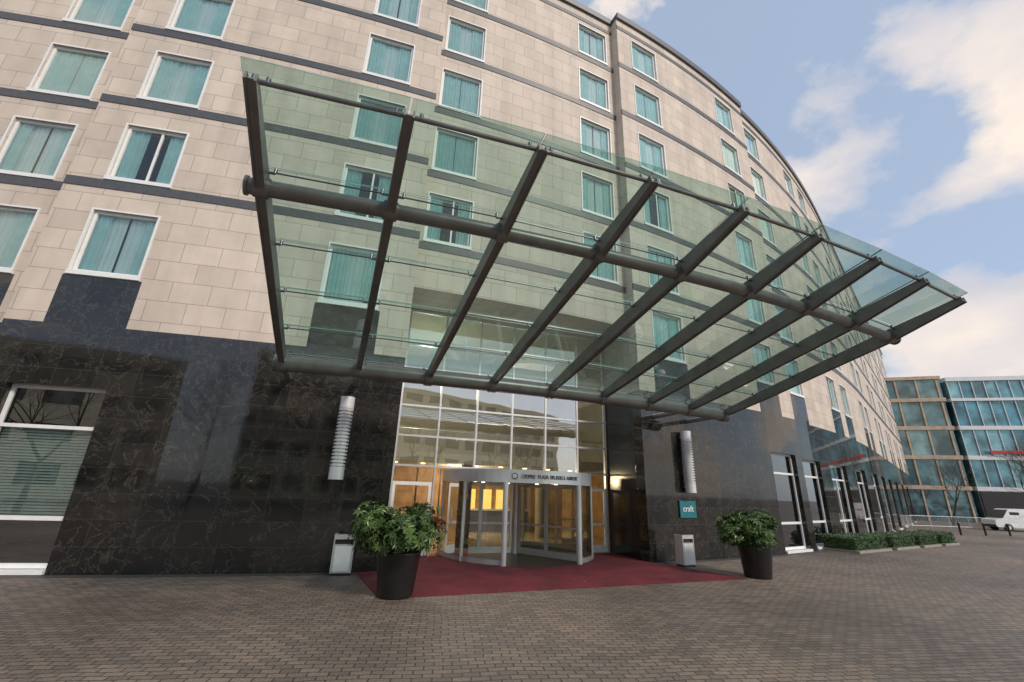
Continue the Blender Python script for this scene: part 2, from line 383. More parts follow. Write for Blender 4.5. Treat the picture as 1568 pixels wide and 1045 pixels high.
# ------------------------------------------------------------------ ground floor windows
mb=MB()
for gi,(a,b,c,d) in enumerate(gwin):
    A=P(a,off((a+b)/2),0);B=P(b,off((a+b)/2),0);t=(B-A);w=t.length;t.normalize();n=V((-t.y,t.x,0))
    O=A+n*.2
    def bx(x0,x1,z0,z1,y0=0,y1=.08,mat='white'):
        mb.box(O+t*x0+n*y0+Z*z0,t*(x1-x0),n*(y1-y0),Z*(z1-z0),mat)
    bx(0,.08,c,d);bx(w-.08,w,c,d);bx(.08,w-.08,d-.08,d);bx(.08,w-.08,c,c+.1);bx(.08,w-.08,3.34,3.43);bx(.08,w-.08,1.16,1.26)
    if w>2.6: bx(w/2-.04,w/2+.04,c+.1,1.16);bx(w/2-.04,w/2+.04,1.26,3.34)
    bx(-.0,w,c-.1,c,-.28,.0)
    mb.poly([O+n*.04+Z*c,O+n*.04+t*w+Z*c,O+n*.04+t*w+Z*d,O+n*.04+Z*d],'winglass2' if gi<2 else 'doorglass')
    R=O+n*.12;dp=2.2
    mb.poly([R+n*dp+Z*c,R+n*dp+t*w+Z*c,R+n*dp+t*w+Z*d,R+n*dp+Z*d],'warmwall' if gi>=2 and gi%2==0 else 'room')
    for sx in (0,w): mb.poly([R+t*sx+Z*c,R+t*sx+n*dp+Z*c,R+t*sx+n*dp+Z*d,R+t*sx+Z*d],'room')
    mb.poly([R+Z*c,R+t*w+Z*c,R+t*w+n*dp+Z*c,R+n*dp+Z*c],'room');mb.poly([R+Z*d,R+t*w+Z*d,R+t*w+n*dp+Z*d,R+n*dp+Z*d],'room')
    if gi<2:
        z=1.22
        while z<3.34:
            mb.poly([R+t*.05+n*.02+Z*z,R+t*(w-.05)+n*.02+Z*z,R+t*(w-.05)+n*.06+Z*(z+.058),R+t*.05+n*.06+Z*(z+.058)],'blind');z+=.072
        for xx in (.45,w/2,w-.45): mb.tube(R+t*xx+n*.015+Z*1.22,R+t*xx+n*.015+Z*3.34,.006,.006,4,'white')
    elif w>2.6 or gi%2==0:
        mb.box(R+t*.1+n*.3+Z*c,t*.28,n*.04,Z*(d-c),'sheer')
mb.obj('ground_floor_windows',hotel)
# ------------------------------------------------------------------ entrance recess
gd=V((math.cos(math.radians(20.2)),math.sin(math.radians(20.2)),0));gn=V((-gd.y,gd.x,0))
GY=17.5
def G(x,z=0,dn=0): return V((x,GY+.368*x,z))+gn*dn
xL,xR=-4.9,4.2
GL,GR=G(xL),G(xR)
ent=MB()
WL=P(ENT[0],OFF[1],0);WR=P(ENT[1],0,0)
T=ENT[3]
ent.poly([WL,GL,GL+Z*ZC,WL+Z*ZC],'granite',[(0,0),(2.6,0),(2.6,ZC),(0,ZC)])
ent.poly([WL+Z*ZC,GL+Z*ZC,GL+Z*T,WL+Z*T],'cream',[(0,ZC),(2.6,ZC),(2.6,T),(0,T)])
ent.poly([WR,GR,GR+Z*ZC,WR+Z*ZC],'blackwall')
ent.poly([WR+Z*ZC,GR+Z*ZC,GR+Z*T,WR+Z*T],'cream',[(0,ZC),(2.6,ZC),(2.6,T),(0,T)])
pts=[P(s,OFF[2],T) for s in np.linspace(ENT[0],ENT[1],12)]
ent.poly([WL+Z*T]+pts+[WR+Z*T,GR+Z*T,GL+Z*T],'cream',[(0,0)]+[(i*.8,0.01) for i in range(12)]+[(9,0),(9,2.5),(0,2.5)])
xs=[-4.86,-4.03,-2.65,-1.27,.11,1.49,2.87,4.12]
zl=[2.95,4.0,5.1,6.2,7.5,8.86]
mw=.065
for i,x in enumerate(xs):
    z0=0 if (x<-2.5 or x>3.1) else 2.95
    ent.box(G(x,z0,-.05)-gd*mw/2,gd*mw,gn*.14,Z*(T-z0),'silver')
for z in zl: ent.box(G(xL,z-.035,-.045),gd*(GR-GL).length,gn*.12,Z*.07,'silver')
for i in range(len(xs)-1):
    for j in range(len(zl)-1):
        ent.poly([G(xs[i],zl[j]),G(xs[i+1],zl[j]),G(xs[i+1],zl[j+1]),G(xs[i],zl[j+1])],'clearglass')
for x0,x1 in ((-4.0,-2.72),(3.28,4.08)):
    a=G(x0,0);wd=(G(x1)-a).length
    ent.poly([G(x0,.1,.02),G(x1,.1,.02),G(x1,2.9,.02),G(x0,2.9,.02)],'doorglass')
    for u0,u1,z0,z1 in ((0,.1,.02,2.4),(wd-.1,wd,.02,2.4),(.1,wd-.1,.02,.28),(.1,wd-.1,2.28,2.4),(.1,wd-.1,1.0,1.08)):
        ent.box(a+gd*u0+gn*-.04+Z*z0,gd*(u1-u0),gn*.08,Z*(z1-z0),'white')
    ent.box(a+gd*(wd-.2)-gn*.12+Z*.9,gd*.03,gn*.03,Z*.6,'silver')
D=10
A0,B0=GL-gd*1,GR+gd*3
ent.poly([A0+gn*.2+Z*.012,B0+gn*.2+Z*.012,B0+gn*D+Z*.012,A0+gn*D+Z*.012],'lobbyfloor')
for z0,z1,mt in ((0,3.3,'warmwall'),(3.3,T,'plaster')):
    ent.poly([A0+gn*D+Z*z0,B0+gn*D+Z*z0,B0+gn*D+Z*z1,A0+gn*D+Z*z1],mt)
    ent.poly([A0+gn*.2+Z*z0,A0+gn*D+Z*z0,A0+gn*D+Z*z1,A0+gn*.2+Z*z1],mt)
    ent.poly([B0+gn*.2+Z*z0,B0+gn*D+Z*z0,B0+gn*D+Z*z1,B0+gn*.2+Z*z1],mt)
ent.poly([A0+gn*.1+Z*T,B0+gn*.1+Z*T,B0+gn*D+Z*T,A0+gn*D+Z*T],'plaster')
ent.box(A0+gn*3.6+Z*3.3,gd*12.9,gn*6.3,Z*.4,'plaster')
for k in range(14):
    ent.tube(A0+gd*(.3+k*.95)+gn*3.7+Z*3.7,A0+gd*(.3+k*.95)+gn*3.7+Z*4.7,.02,.02,6,'silver')
ent.tube(A0+gn*3.7+Z*4.7,A0+gd*12.9+gn*3.7+Z*4.7,.03,.03,8,'silver')
for i in range(9):
    for j in range(2):
        c=A0+gd*(1.2+i*1.3)+gn*(5.0+2.4*j)+Z*3.26
        ent.lathe(c,[(.001,0),(.11,0),(.11,.035)],8,'lobbylight')
for i in range(3):
    c=A0+gd*(7.2+i*1.0)+gn*9.9+Z*.9
    ent.box(c,gd*.7,gn*.05,Z*1.3,'lobbylight2')
ent.box(A0+gd*2.2+gn*9.9+Z*.9,gd*.8,gn*.05,Z*1.4,'lobbylight2')
for i in range(9):
    ent.box(A0+gd*(.3+i*1.35)+gn*9.93,gd*.06,gn*.05,Z*3.25,'dark')
ent.box(A0+gd*6.5+gn*8,gd*4,gn*.8,Z*1.1,'dark');ent.box(A0+gd*6.45+gn*7.95+Z*1.1,gd*4.1,gn*.9,Z*.06,'silver')
for i in range(3): ent.tube(A0+gd*(2.0+4*i)+gn*5.2,A0+gd*(2.0+4*i)+gn*5.2+Z*3.29,.28,.28,20,'cream')
for i in range(4):
    c=A0+gd*(2.6+i*1.1)+gn*6.8;ent.box(c,gd*.7,gn*.7,Z*.42,'carpet');ent.box(c+gn*.6+Z*.42,gd*.7,gn*.12,Z*.4,'carpet')
ent.obj('entrance_glazing',hotel)
# ------------------------------------------------------------------ revolving door
rv=empty('revolving_door')
C=V((.36,17.72,0));R=2.86
th0=math.atan2(-.94,.337)
def cp(a,r,z): return V((C.x+r*math.cos(a),C.y+r*math.sin(a),z))
mb=MB()
n=64
for i in range(n):
    a,b=2*math.pi*i/n,2*math.pi*(i+1)/n
    for r0 in (R,R-.12):
        mb.poly([cp(a,r0,2.46),cp(b,r0,2.46),cp(b,r0,2.88),cp(a,r0,2.88)],'header',None,True)
    mb.poly([cp(a,R,2.46),cp(b,R,2.46),cp(b,R-.12,2.46),cp(a,R-.12,2.46)],'header')
    mb.poly([cp(a,R,2.88),cp(b,R,2.88),C+Z*2.88],'silver')
    mb.poly([cp(a,R-.12,2.5),cp(b,R-.12,2.5),C+Z*2.5],'ceil')
    mb.poly([cp(a,R+.03,.018),cp(b,R+.03,.018),C+Z*.018],'dark')
for i in range(8):
    a=i*2*math.pi/8+.2;c=cp(a,1.6,2.48);mb.lathe(c,[(.001,0),(.07,0),(.07,.02)],8,'lobbylight')
ho=math.asin(1.32/R)
def arcwall(a0,a1,k):
    st=10
    for i in range(st):
        a=a0+(a1-a0)*i/st;b=a0+(a1-a0)*(i+1)/st
        mb.poly([cp(a,R-.03,.12),cp(b,R-.03,.12),cp(b,R-.03,2.46),cp(a,R-.03,2.46)],'doorglass')
        for r0 in (R,R-.07):
            mb.poly([cp(a,r0,.02),cp(b,r0,.02),cp(b,r0,.16),cp(a,r0,.16)],'silver',None,True)
    for i in range(k+1):
        a=a0+(a1-a0)*i/k;w=.07 if i in(0,k) else .04
        mb.tube(cp(a,R-.02,.02),cp(a,R-.02,2.46),w,w,8,'silver')
arcwall(th0+ho,th0+math.pi-ho,4);arcwall(th0-ho,th0-math.pi+ho,4)
for k in range(3):
    a=th0+.55+k*2*math.pi/3;d=V((math.cos(a),math.sin(a),0));e=V((-d.y,d.x,0))
    for i,(r0,r1) in enumerate(((.15,1.4),(1.4,R-.15))):
        o=C+d*r0-e*.025
        for u0,u1,z0,z1 in ((0,.07,.05,2.44),(r1-r0-.07,r1-r0,.05,2.44),(.07,r1-r0-.07,.05,.25),(.07,r1-r0-.07,2.34,2.44),(.07,r1-r0-.07,1.02,1.08)):
            mb.box(o+d*u0+Z*z0,d*(u1-u0),e*.05,Z*(z1-z0),'silver')
        mb.poly([C+d*r0+Z*.2,C+d*r1+Z*.2,C+d*r1+Z*2.4,C+d*r0+Z*2.4],'doorglass')
mb.tube(C+Z*.02,C+Z*2.5,.12,.12,16,'silver')
for sg in (-1,1):
    c=cp(th0+sg*ho,R+.02,0);mb.tube(c+Z*.01,c+Z*2.47,.085,.085,16,'header')
mb.obj('drum',rv)
txt="CROWNE PLAZA BRUSSELS AIRPORT"
span=2*ho
for i,ch in enumerate(txt):
    if ch==' ':continue
    a=th0-span*.30+span*.76*(i/(len(txt)-1))
    cu=bpy.data.curves.new('letter','FONT');cu.body=ch;cu.size=.17;cu.extrude=.006;cu.align_x='CENTER';cu.materials.append(M['letter'])
    o=bpy.data.objects.new('header_letter',cu);o.parent=rv
    p=cp(a,R+.012,2.61);tt=V((-math.sin(a),math.cos(a),0));nn=V((math.cos(a),math.sin(a),0))
    o.matrix_world=Matrix(((tt.x,0,nn.x,p.x),(tt.y,0,nn.y,p.y),(0,1,0,p.z),(0,0,0,1)));sc.collection.objects.link(o)
mb=MB();a=th0-span*.40;p=cp(a,R+.004,2.67);nn=V((math.cos(a),math.sin(a),0));mb.tube(p,p+nn*.012,.10,.10,20,'letter');mb.tube(p+nn*.012,p+nn*.016,.075,.075,20,'header');mb.obj('emblem',rv)
# ------------------------------------------------------------------ canopy
can=empty('glass_canopy')
pa=math.radians(21.0);cd=V((math.cos(pa),math.sin(pa),0));co=V((math.sin(pa),-math.cos(pa),0))
W,LN,SL,FR,ARC=14.81,7.385,math.tan(math.radians(12.573)),.7773,.481
P0=V((-5.8807,10.8197,5.124))
def K(w,l,up=0):
    e=ARC*4*w*(1-w)
    return P0+cd*(W*w)+co*(LN*l+e)+Z*(LN*l*SL+up)
mb=MB()
sl=(co+Z*SL).normalized();nrm=cd.cross(sl).normalized()
if nrm.z<0:nrm=-nrm
def ptube(l,up,r,w0,w1,n=32,mat='steel',seg=18):
    prev=None
    for i in range(n+1):
        w=w0+(w1-w0)*i/n;c=K(w,l,up)
        if prev is not None: mb.tube(prev,c,r,r,seg,mat,caps=(i in(1,n)))
        prev=c
ptube(0,0,.205,-.012,1.012);ptube(FR,0,.125,-.014,1.02)
for i in range(9):
    w=i/8
    d=nrm
    prof=[(-.012,.10),(.25,.15),(FR,.16),(1.0,.07)]
    for sg in (-1,1):
        for (l0,h0),(l1,h1) in zip(prof[:-1],prof[1:]):
            a,b=K(w,l0,.02),K(w,l1,.02 if l1<1 else .06);x=cd*(.045*sg)
            q=[a+x-d*h0,b+x-d*h1,b+x+d*h1,a+x+d*h0];y=cd*(.028*sg)
            mb.poly(q,'steel');mb.poly([p+y for p in q],'steel')
            mb.poly([q[0],q[1],q[1]+y,q[0]+y],'steel');mb.poly([q[3],q[2],q[2]+y,q[3]+y],'steel')
        e=K(w,1.0,.06)+cd*(.045*sg);mb.poly([e-d*.07,e+d*.07,e+d*.07+cd*.028*sg,e-d*.07+cd*.028*sg],'steel')
    for (l0,h0),(l1,h1) in zip(prof[:-1],prof[1:]):
        a,b=K(w,l0,.02)-d*(h0-.02),K(w,l1,.02 if l1<1 else .06)-d*(h1-.02)
        mb.box(a-cd*.05,(b-a),cd*.10,d*.012,'steel')
    for l,r in ((0,.235),(FR,.158)):
        c=K(w,l);mb.tube(c-cd*.10,c+cd*.10,r,r,20,'steel')
        mb.tube(c-cd*.115,c-cd*.10,r*.93,r*.93,20,'steel');mb.tube(c+cd*.10,c+cd*.115,r*.93,r*.93,20,'steel')
    if i in (0,1,7,8):
        c=K(w,0);mb.tube(c,c-co*2.6,.09,.09,12,'steel')
for wv,l,r in ((-.014,FR,.15),(-.012,0,.22),(1.02,FR,.15),(1.012,0,.22)):
    c=K(wv,l);mb.tube(c-cd*.02,c+cd*.02,r,r,20,'steel')
mb.obj('frame',can)
mb=MB();UPG=.215
seams=[.015,.205,.40,.59,.80,1.012]
ribs=[i/8 for i in range(9)]
ge=[-.010]+ribs[1:8]+[1.010]
for i in range(8):
    for j in range(5):
        g=.0009;lg=.0018
        q=[K(ge[i]+g,seams[j]+lg,UPG),K(ge[i+1]-g,seams[j]+lg,UPG),K(ge[i+1]-g,seams[j+1]-lg,UPG),K(ge[i]+g,seams[j+1]-lg,UPG)]
        th=nrm*.018
        mb.poly(q,'canopyglass')
        for a,b in ((0,1),(1,2),(2,3),(3,0)): mb.poly([q[a],q[b],q[b]+th,q[a]+th],'edge')
mb.obj('glass_panes',can)
mb=MB()
for j,l in enumerate(seams[1:-1]):
    for i in range(8):
        a,b=K(ribs[i],l,UPG-.07),K(ribs[i+1],l,UPG-.07)
        mb.tube(a,b,.014,.014,6,'rod')
for i in range(8):
    mb.tube(K(ribs[i],.985,UPG-.085),K(ribs[i+1],.985,UPG-.085),.034,.034,10,'steel')
for i in range(9):
    for l in seams:
        l=min(l,.985)
        for sx in (-.011,.011):
            w=min(max(ribs[i]+sx,0),1);c=K(w,l,UPG-.012);mb.tube(c-nrm*.09,c,.018,.03,8,'rod')
        a=K(min(max(ribs[i]-.011,0),1),l,UPG-.09);b=K(min(max(ribs[i]+.011,0),1),l,UPG-.09);mb.tube(a,b,.016,.016,6,'rod')
        c=K(ribs[i],l,.1);mb.tube(c,K(ribs[i],l,UPG-.08),.018,.018,6,'rod')
ptube(.004,UPG-.02,.03,0,1,mat='steel',seg=8)
mb.obj('glass_fittings',can)
# ------------------------------------------------------------------ wall lamps, sign
def wall_lamp(s,z0,z1):
    p,t,n=fr(s,off(s)+.25,0)
    e=empty('wall_lamp',p+Z*z0);mb=MB();h=z1-z0;r=.20
    mb.tube((0,0,0),(0,0,.34),r,r,28,'header');mb.tube((0,0,h-.34),(0,0,h),r,r,28,'header')
    k=17
    mb.tube((0,0,.34),(0,0,h-.34),r*.72,r*.72,24,'white',caps=False)
    for i in range(k):
        z=.38+(h-.76)*i/(k-1)
        mb.lathe((0,0,z),[(r*.73,.028),(r*1.0,.028),(r*1.0,-.022),(r*.73,-.022)],28,'header',False)
    for z in (.17,h-.25): mb.box(V((0,0,z))-t*.05,t*.1,n*.27,Z*.08,'silver')
    mb.obj('louvred_body',e);return e
wall_lamp(7.35,2.35,4.65);wall_lamp(19.95,2.35,4.65)
p,t,n=fr(19.93,off(20)+.0,0)
sg=empty('wall_sign',p);mb=MB()
mb.box(-t*.42-n*.06+Z*1.46,t*.84,n*.04,Z*.60,'teal');mb.box(-t*.35-n*.02+Z*1.6,t*.7,n*.025,Z*.3,'silver')
mb.obj('sign_plate',sg)
cu=bpy.data.curves.new('craft','FONT');cu.body='craft';cu.size=.3;cu.extrude=.004;cu.align_x='CENTER';cu.materials.append(M['signtext'])
o=bpy.data.objects.new('sign_text',cu);o.parent=sg;q=-n*.066+Z*1.68
o.matrix_local=Matrix(((t.x,0,-n.x,q.x),(t.y,0,-n.y,q.y),(0,1,0,q.z),(0,0,0,1)));sc.collection.objects.link(o)
# ------------------------------------------------------------------ ground & carpet
mb=MB();mb.poly([(-400,-400,0),(700,-400,0),(700,700,0),(-400,700,0)],'pavers');mb.obj('ground')
mb=MB()
cpts=[(-2.58,10.31),(7.13,14.18),(5.17,16.75),(4.1,18.9),(-4.3,15.8),(-3.62,13.25),(-3.95,13.02)]
mb.poly([V((x,y,.014)) for x,y in cpts],'carpet')
for i in range(len(cpts)):
    a,b=cpts[i],cpts[(i+1)%len(cpts)];mb.poly([(a[0],a[1],0),(b[0],b[1],0),(b[0],b[1],.014),(a[0],a[1],.014)],'carpet')
mb.obj('red_carpet')
mb=MB()
for s0,s1 in ((-22,8.6),(18.3,60)):
    n_=int((s1-s0)/1.0)
    for i in range(n_):
        a=s0+(s1-s0)*i/n_;b=s0+(s1-s0)*(i+1)/n_;o=max(off(a),off(b))
        mb.poly([P(a,o+.02,.005),P(a,o+.32,.005),P(b,o+.32,.005),P(b,o+.02,.005)],'drain')
mb.obj('drain_strip')
rnd=random.Random(4);mb=MB()
for i in range(150):
    s=rnd.uniform(-8,30);o_=abs(rnd.gauss(0,1.6))+.35
    p=P(s,off(s)+o_,.012+rnd.random()*.01);a=rnd.random()*6.28;r_=rnd.uniform(.025,.05)
    u=V((math.cos(a),math.sin(a),rnd.uniform(-.2,.2)))*r_;w_=V((-math.sin(a),math.cos(a),rnd.uniform(-.2,.3)))*r_*.6
    mb.poly([p-u,p-w_,p+u,p+w_],'leafdry')
mb.obj('fallen_leaves')
# ------------------------------------------------------------------ potted shrubs
def shrub(loc,seed,rx,rz,zc,nleaf,shift):
    rnd=random.Random(seed);e=empty('potted_shrub',loc)
    mb=MB();mb.lathe((0,0,0),[(.001,0.01),(.36,.01),(.375,.03),(.47,.84),(.485,.86),(.485,.88),(.45,.88),(.44,.80)],40,'pot')
    mb.lathe((0,0,0),[(.44,.80),(.001,.82)],40,'soil');mb.obj('pot',e)
    mb=MB()
    for i in range(16):
        a=rnd.random()*6.28;r=rnd.random();q=V((shift+rx*.6*r*math.cos(a),rx*.6*r*math.sin(a),zc+rz*.3*rnd.random()))
        mb.tube((.1*math.cos(a),.1*math.sin(a),.8),q,.018,.008,5,'bark')
    mb.obj('stems',e)
    mb=MB()
    lobes=[(V((shift+rnd.uniform(-.68,.68)*rx,rnd.uniform(-.6,.6)*rx,zc+rnd.uniform(-.75,.55)*rz)),rnd.uniform(.28,.46)) for _ in range(24)]
    for i in range(nleaf):
        c,rr=rnd.choice(lobes)
        d=V((rnd.gauss(0,1),rnd.gauss(0,1),rnd.gauss(.1,1))).normalized()
        p=c+V((d.x*rr*rx,d.y*rr*rx,d.z*rr*rz*1.1))*rnd.uniform(.6,1.12)
        if p.z<.60: continue
        nn=(d+V((0,0,.8))+V((rnd.gauss(0,.35),rnd.gauss(0,.35),rnd.gauss(0,.3)))).normalized()
        u=nn.orthogonal().normalized();w=nn.cross(u);sz=rnd.uniform(.09,.17);ph=rnd.random()*6.28
        b=len(mb.v);k=mb.mi('leaf')
        mb.v.append(tuple(p))
        nl=6
        for j in range(nl):
            a=ph+2*math.pi*j/nl*.86
            for da,r_,dz in ((-.34,.55,.0),(0,1,-.22),(.34,.55,.0)):
                x=(u*math.cos(a+da)+w*math.sin(a+da))*sz*r_+nn*(dz*sz);mb.v.append(tuple(p+x))
            mb.f.append((b,b+1+j*3,b+2+j*3,b+3+j*3));mb.m.append(k);mb.uv.append([(0,0)]*4);mb.sm.append(False)
    mb.obj('foliage',e)
shrub((-2.33,10.62,0),3,1.08,.64,1.32,1400,-.18)
shrub((7.62,14.50,0),8,.95,.60,1.36,1150,-.14)
# ------------------------------------------------------------------ litter bins
def lbin(loc,ang):
    e=empty('litter_bin',loc);e.rotation_euler=(0,0,ang);mb=MB();X=V((1,0,0));Y=V((0,1,0))
    mb.box((-.25,-.17,0),X*.5,Y*.34,Z*.06,'dark')
    mb.box((-.26,-.18,.06),X*.03,Y*.36,Z*.92,'silver');mb.box((.23,-.18,.06),X*.03,Y*.36,Z*.92,'silver')
    mb.box((-.23,-.175,.06),X*.46,Y*.35,Z*.68,'silver')
    mb.box((-.23,-.12,.74),X*.46,Y*.29,Z*.12,'dark')
    mb.box((-.23,-.18,.86),X*.46,Y*.36,Z*.12,'silver');mb.box((-.18,-.13,.98),X*.36,Y*.26,Z*.015,'dark')
    mb.box((-.2,-.181,.10),X*.4,Y*.006,Z*.6,'white')
    mb.obj('bin_body',e)
lbin((-4.28,12.75,0),math.radians(17));lbin((6.12,16.2,0),math.radians(26))
# ------------------------------------------------------------------ hedges
def hedge(a,b,wd,h,seed):
    rnd=random.Random(seed);a=V((*a,0));b=V((*b,0));d=(b-a);ln=d.length;d.normalize();n=V((-d.y,d.x,0))
    e=empty('hedge',a);mb=MB()
    mb.box(V((0,0,0))-d*.12-n*.12,d*(ln+.24),n*(wd+.24),Z*.1,'kerb');mb.obj('kerb',e)
    mb=MB();mb.box(d*.08+n*.08+Z*.1,d*(ln-.16),n*(wd-.16),Z*(h-.18),'hedgeleaf')
    for i in range(int(3600*ln/4)):
        f=rnd.random()
        x,y,z=rnd.random()*ln,rnd.random()*wd,.1+rnd.random()*(h-.1)
        if f<.5: z=h-.04+.05*math.sin(x*3+seed)
        elif f<.8: y=0.02
        elif f<.9: x=0.02
        else: x=ln-.02
        p=d*(x+rnd.gauss(0,.03))+n*(y+rnd.gauss(0,.03))+Z*(z+rnd.gauss(0,.03))
        u=V((rnd.gauss(0,1),rnd.gauss(0,1),rnd.gauss(0,1))).normalized()*.045;w=u.orthogonal().normalized()*.03
        mb.poly([p-u,p-w,p+u,p+w],'hedgeleaf')
    mb.obj('foliage',e)
hedge((16.2,21.8),(19.0,23.5),1.5,.66,1);hedge((19.7,23.9),(22.0,25.3),1.5,.66,2);hedge((22.7,25.7),(24.7,26.9),1.5,.66,3);hedge((25.3,27.2),(27.0,28.2),1.5,.66,4)
# ------------------------------------------------------------------ trees
def tree(loc,h,seed,nm='bare_tree'):
    rnd=random.Random(seed);mb=MB()
    def br(p,d,ln,r,dep):
        segs=3;q=p
        for i in range(segs):
            d=(d+V((rnd.gauss(0,.10),rnd.gauss(0,.10),rnd.gauss(.03,.06)))).normalized()
            q2=q+d*ln/segs;r2=r*(1-.25/segs*1.2);mb.tube(q,q2,r,r2,6 if dep<3 else 3,'bark',caps=False);q=q2;r=r2
            if dep>=1 and dep<5 and i>0:
                for _ in range(1 if dep<4 else 2):
                    ax=V((rnd.gauss(0,1),rnd.gauss(0,1),rnd.gauss(.2,.6))).normalized();br(q,(d*.7+ax*.7).normalized(),ln*.62,r*.5,dep+1)
        if dep<5:
            for _ in range(3 if dep<3 else 2):
                ax=V((rnd.gauss(0,1),rnd.gauss(0,1),rnd.gauss(.25,.5))).normalized();br(q,(d*.8+ax*.55).normalized(),ln*rnd.uniform(.62,.82),r*.62,dep+1)
    br(V((0,0,-.05)),V((0,0,1)),h*.30,h*.018,0)
    o=mb.obj(nm);o.location=loc;return o
t1=tree((62,50,0),11,5)
def tcopy(o,loc,rot,s):
    c=bpy.data.objects.new('bare_tree',o.data);c.location=loc;c.rotation_euler=(0,0,rot);c.scale=(s,s,s);sc.collection.objects.link(c)
tcopy(t1,(52,54,0),2,.75);tcopy(t1,(57.5,49,0),4,.8)
for x,y,r,s in ((-21,-9,1,.95),(-12,-14,2,1.1),(1,-16,3,1.0),(13,-13,4,1.0),(24,-12,5,.9),(36,-18,.5,1.1),(-30,-6,3.3,1.1)): tcopy(t1,(x,y,0),r,s)
# ------------------------------------------------------------------ buildings around
def office(name,p0,p1,depth,h,levels,glass,bandm,mull,sp):
    e=empty(name);p0=V((*p0,0));p1=V((*p1,0));d=(p1-p0);ln=d.length;d.normalize();n=V((-d.y,d.x,0))
    mb=MB()
    mb.poly([p0+n*.3,p1+n*.3,p1+n*.3+Z*h,p0+n*.3+Z*h],glass,[(0,0),(ln,0),(ln,h),(0,h)])
    mb.poly([p1+n*.3,p1+n*depth,p1+n*depth+Z*h,p1+n*.3+Z*h],glass,[(0,0),(depth,0),(depth,h),(0,h)])
    mb.poly([p0+n*.3,p0+n*depth,p0+n*depth+Z*h,p0+n*.3+Z*h],glass,[(0,0),(depth,0),(depth,h),(0,h)])
    mb.poly([p0+n*depth,p1+n*depth,p1+n*depth+Z*h,p0+n*depth+Z*h],bandm)
    mb.poly([p0+n*.3+Z*h,p1+n*.3+Z*h,p1+n*depth+Z*h,p0+n*depth+Z*h],'roof')
    mb.obj('glazed_body',e)
    mb=MB()
    for z,t_ in levels:
        mb.box(p0-d*.1+n*0+Z*z,d*(ln+.2),n*.5,Z*t_,bandm)
        mb.box(p0-d*.1+n*.5+Z*z,d*.4,n*(depth-.5),Z*t_,bandm)
    x=0
    while x<=ln:
        mb.box(p0+d*x+n*.12+Z*.0,d*mull,n*.25,Z*h,bandm if mull>.2 else 'silver');x+=sp
    mb.obj('spandrels_and_mullions',e);return e,d,n
office('office_building',(57.0,66.0),(64.9,63.35),14,20.6,[(4.2,.55),(8.4,.55),(12.6,.55),(16.8,.55),(20.2,.5)],'tanglass','tan',.22,2.6)
e2,d2,n2=office('office_building',(65.6,63.1),(110,51.5),14,20.0,[(4.2,.55),(8.4,.55),(12.6,.55),(16.8,.4),(19.8,.6)],'officeglass','officewhite',.07,1.5)
mb=MB();mb.box(V((68,62.3,9.2)),d2*40,n2*-.1,Z*.45,'red');mb.box(V((65.6,63.0,0)),d2*45,n2*.2,Z*4.1,'dark');mb.obj('red_fascia',e2)
office('beige_office',(60,-36),(-10,-34),14,17.5,[(0,1.2),(3.2,1.9),(6.8,1.9),(10.4,1.9),(14,1.9),(17,.8)],'greyglass','beige',1.2,4.2)
office('beige_office',(-18,-30),(-80,-18),14,14,[(0,1.2),(3.2,1.9),(6.6,1.9),(10,1.9),(13,1.2)],'greyglass','beige',1.2,4.2)
# ------------------------------------------------------------------ van
def van(loc,ang):
    e=empty('parked_van',loc);e.rotation_euler=(0,0,ang)
    prof=[(-2.7,.35),(2.55,.35),(2.65,.55),(2.6,1.0),(1.95,1.18),(1.35,1.95),(1.1,2.05),(-2.55,2.08),(-2.7,1.9)]
    mb=MB()
    hw=.95
    for sy in (-hw,hw): mb.poly([(x,sy*(1 if z<1.2 else .93),z) for x,z in prof],'vanpaint')
    for i in range(len(prof)):
        a,b=prof[i],prof[(i+1)%len(prof)];ka=1 if a[1]<1.2 else .93;kb=1 if b[1]<1.2 else .93
        mb.poly([(a[0],-hw*ka,a[1]),(b[0],-hw*kb,b[1]),(b[0],hw*kb,b[1]),(a[0],hw*ka,a[1])],'dark' if i==4 else 'vanpaint',None,False)
    for sy in (-1,1):
        y=hw*.955*sy
        mb.box((.55,y,1.25),V((.75,0,0)),V((0,.02*sy,0)),Z*.5,'dark')
        mb.box((-2.3,y,1.25),V((2.4,0,0)),V((0,.015*sy,0)),Z*.12,'red')
        for x in (-1.75,1.7):
            mb.tube((x,sy*(hw-.2),.34),(x,sy*(hw+.02),.34),.34,.34,20,'tyre');mb.tube((x,sy*(hw+.02),.34),(x,sy*(hw+.03),.34),.2,.2,14,'silver')
        mb.box((2.58,sy*.75-.12,.72),V((.06,0,0)),V((0,.24,0)),Z*.2,'white')
    mb.box((2.55,-.9,.35),V((.14,0,0)),V((0,1.8,0)),Z*.22,'dark')
    mb.obj('van_body',e)
van((50.4,45.4,0),math.radians(166))
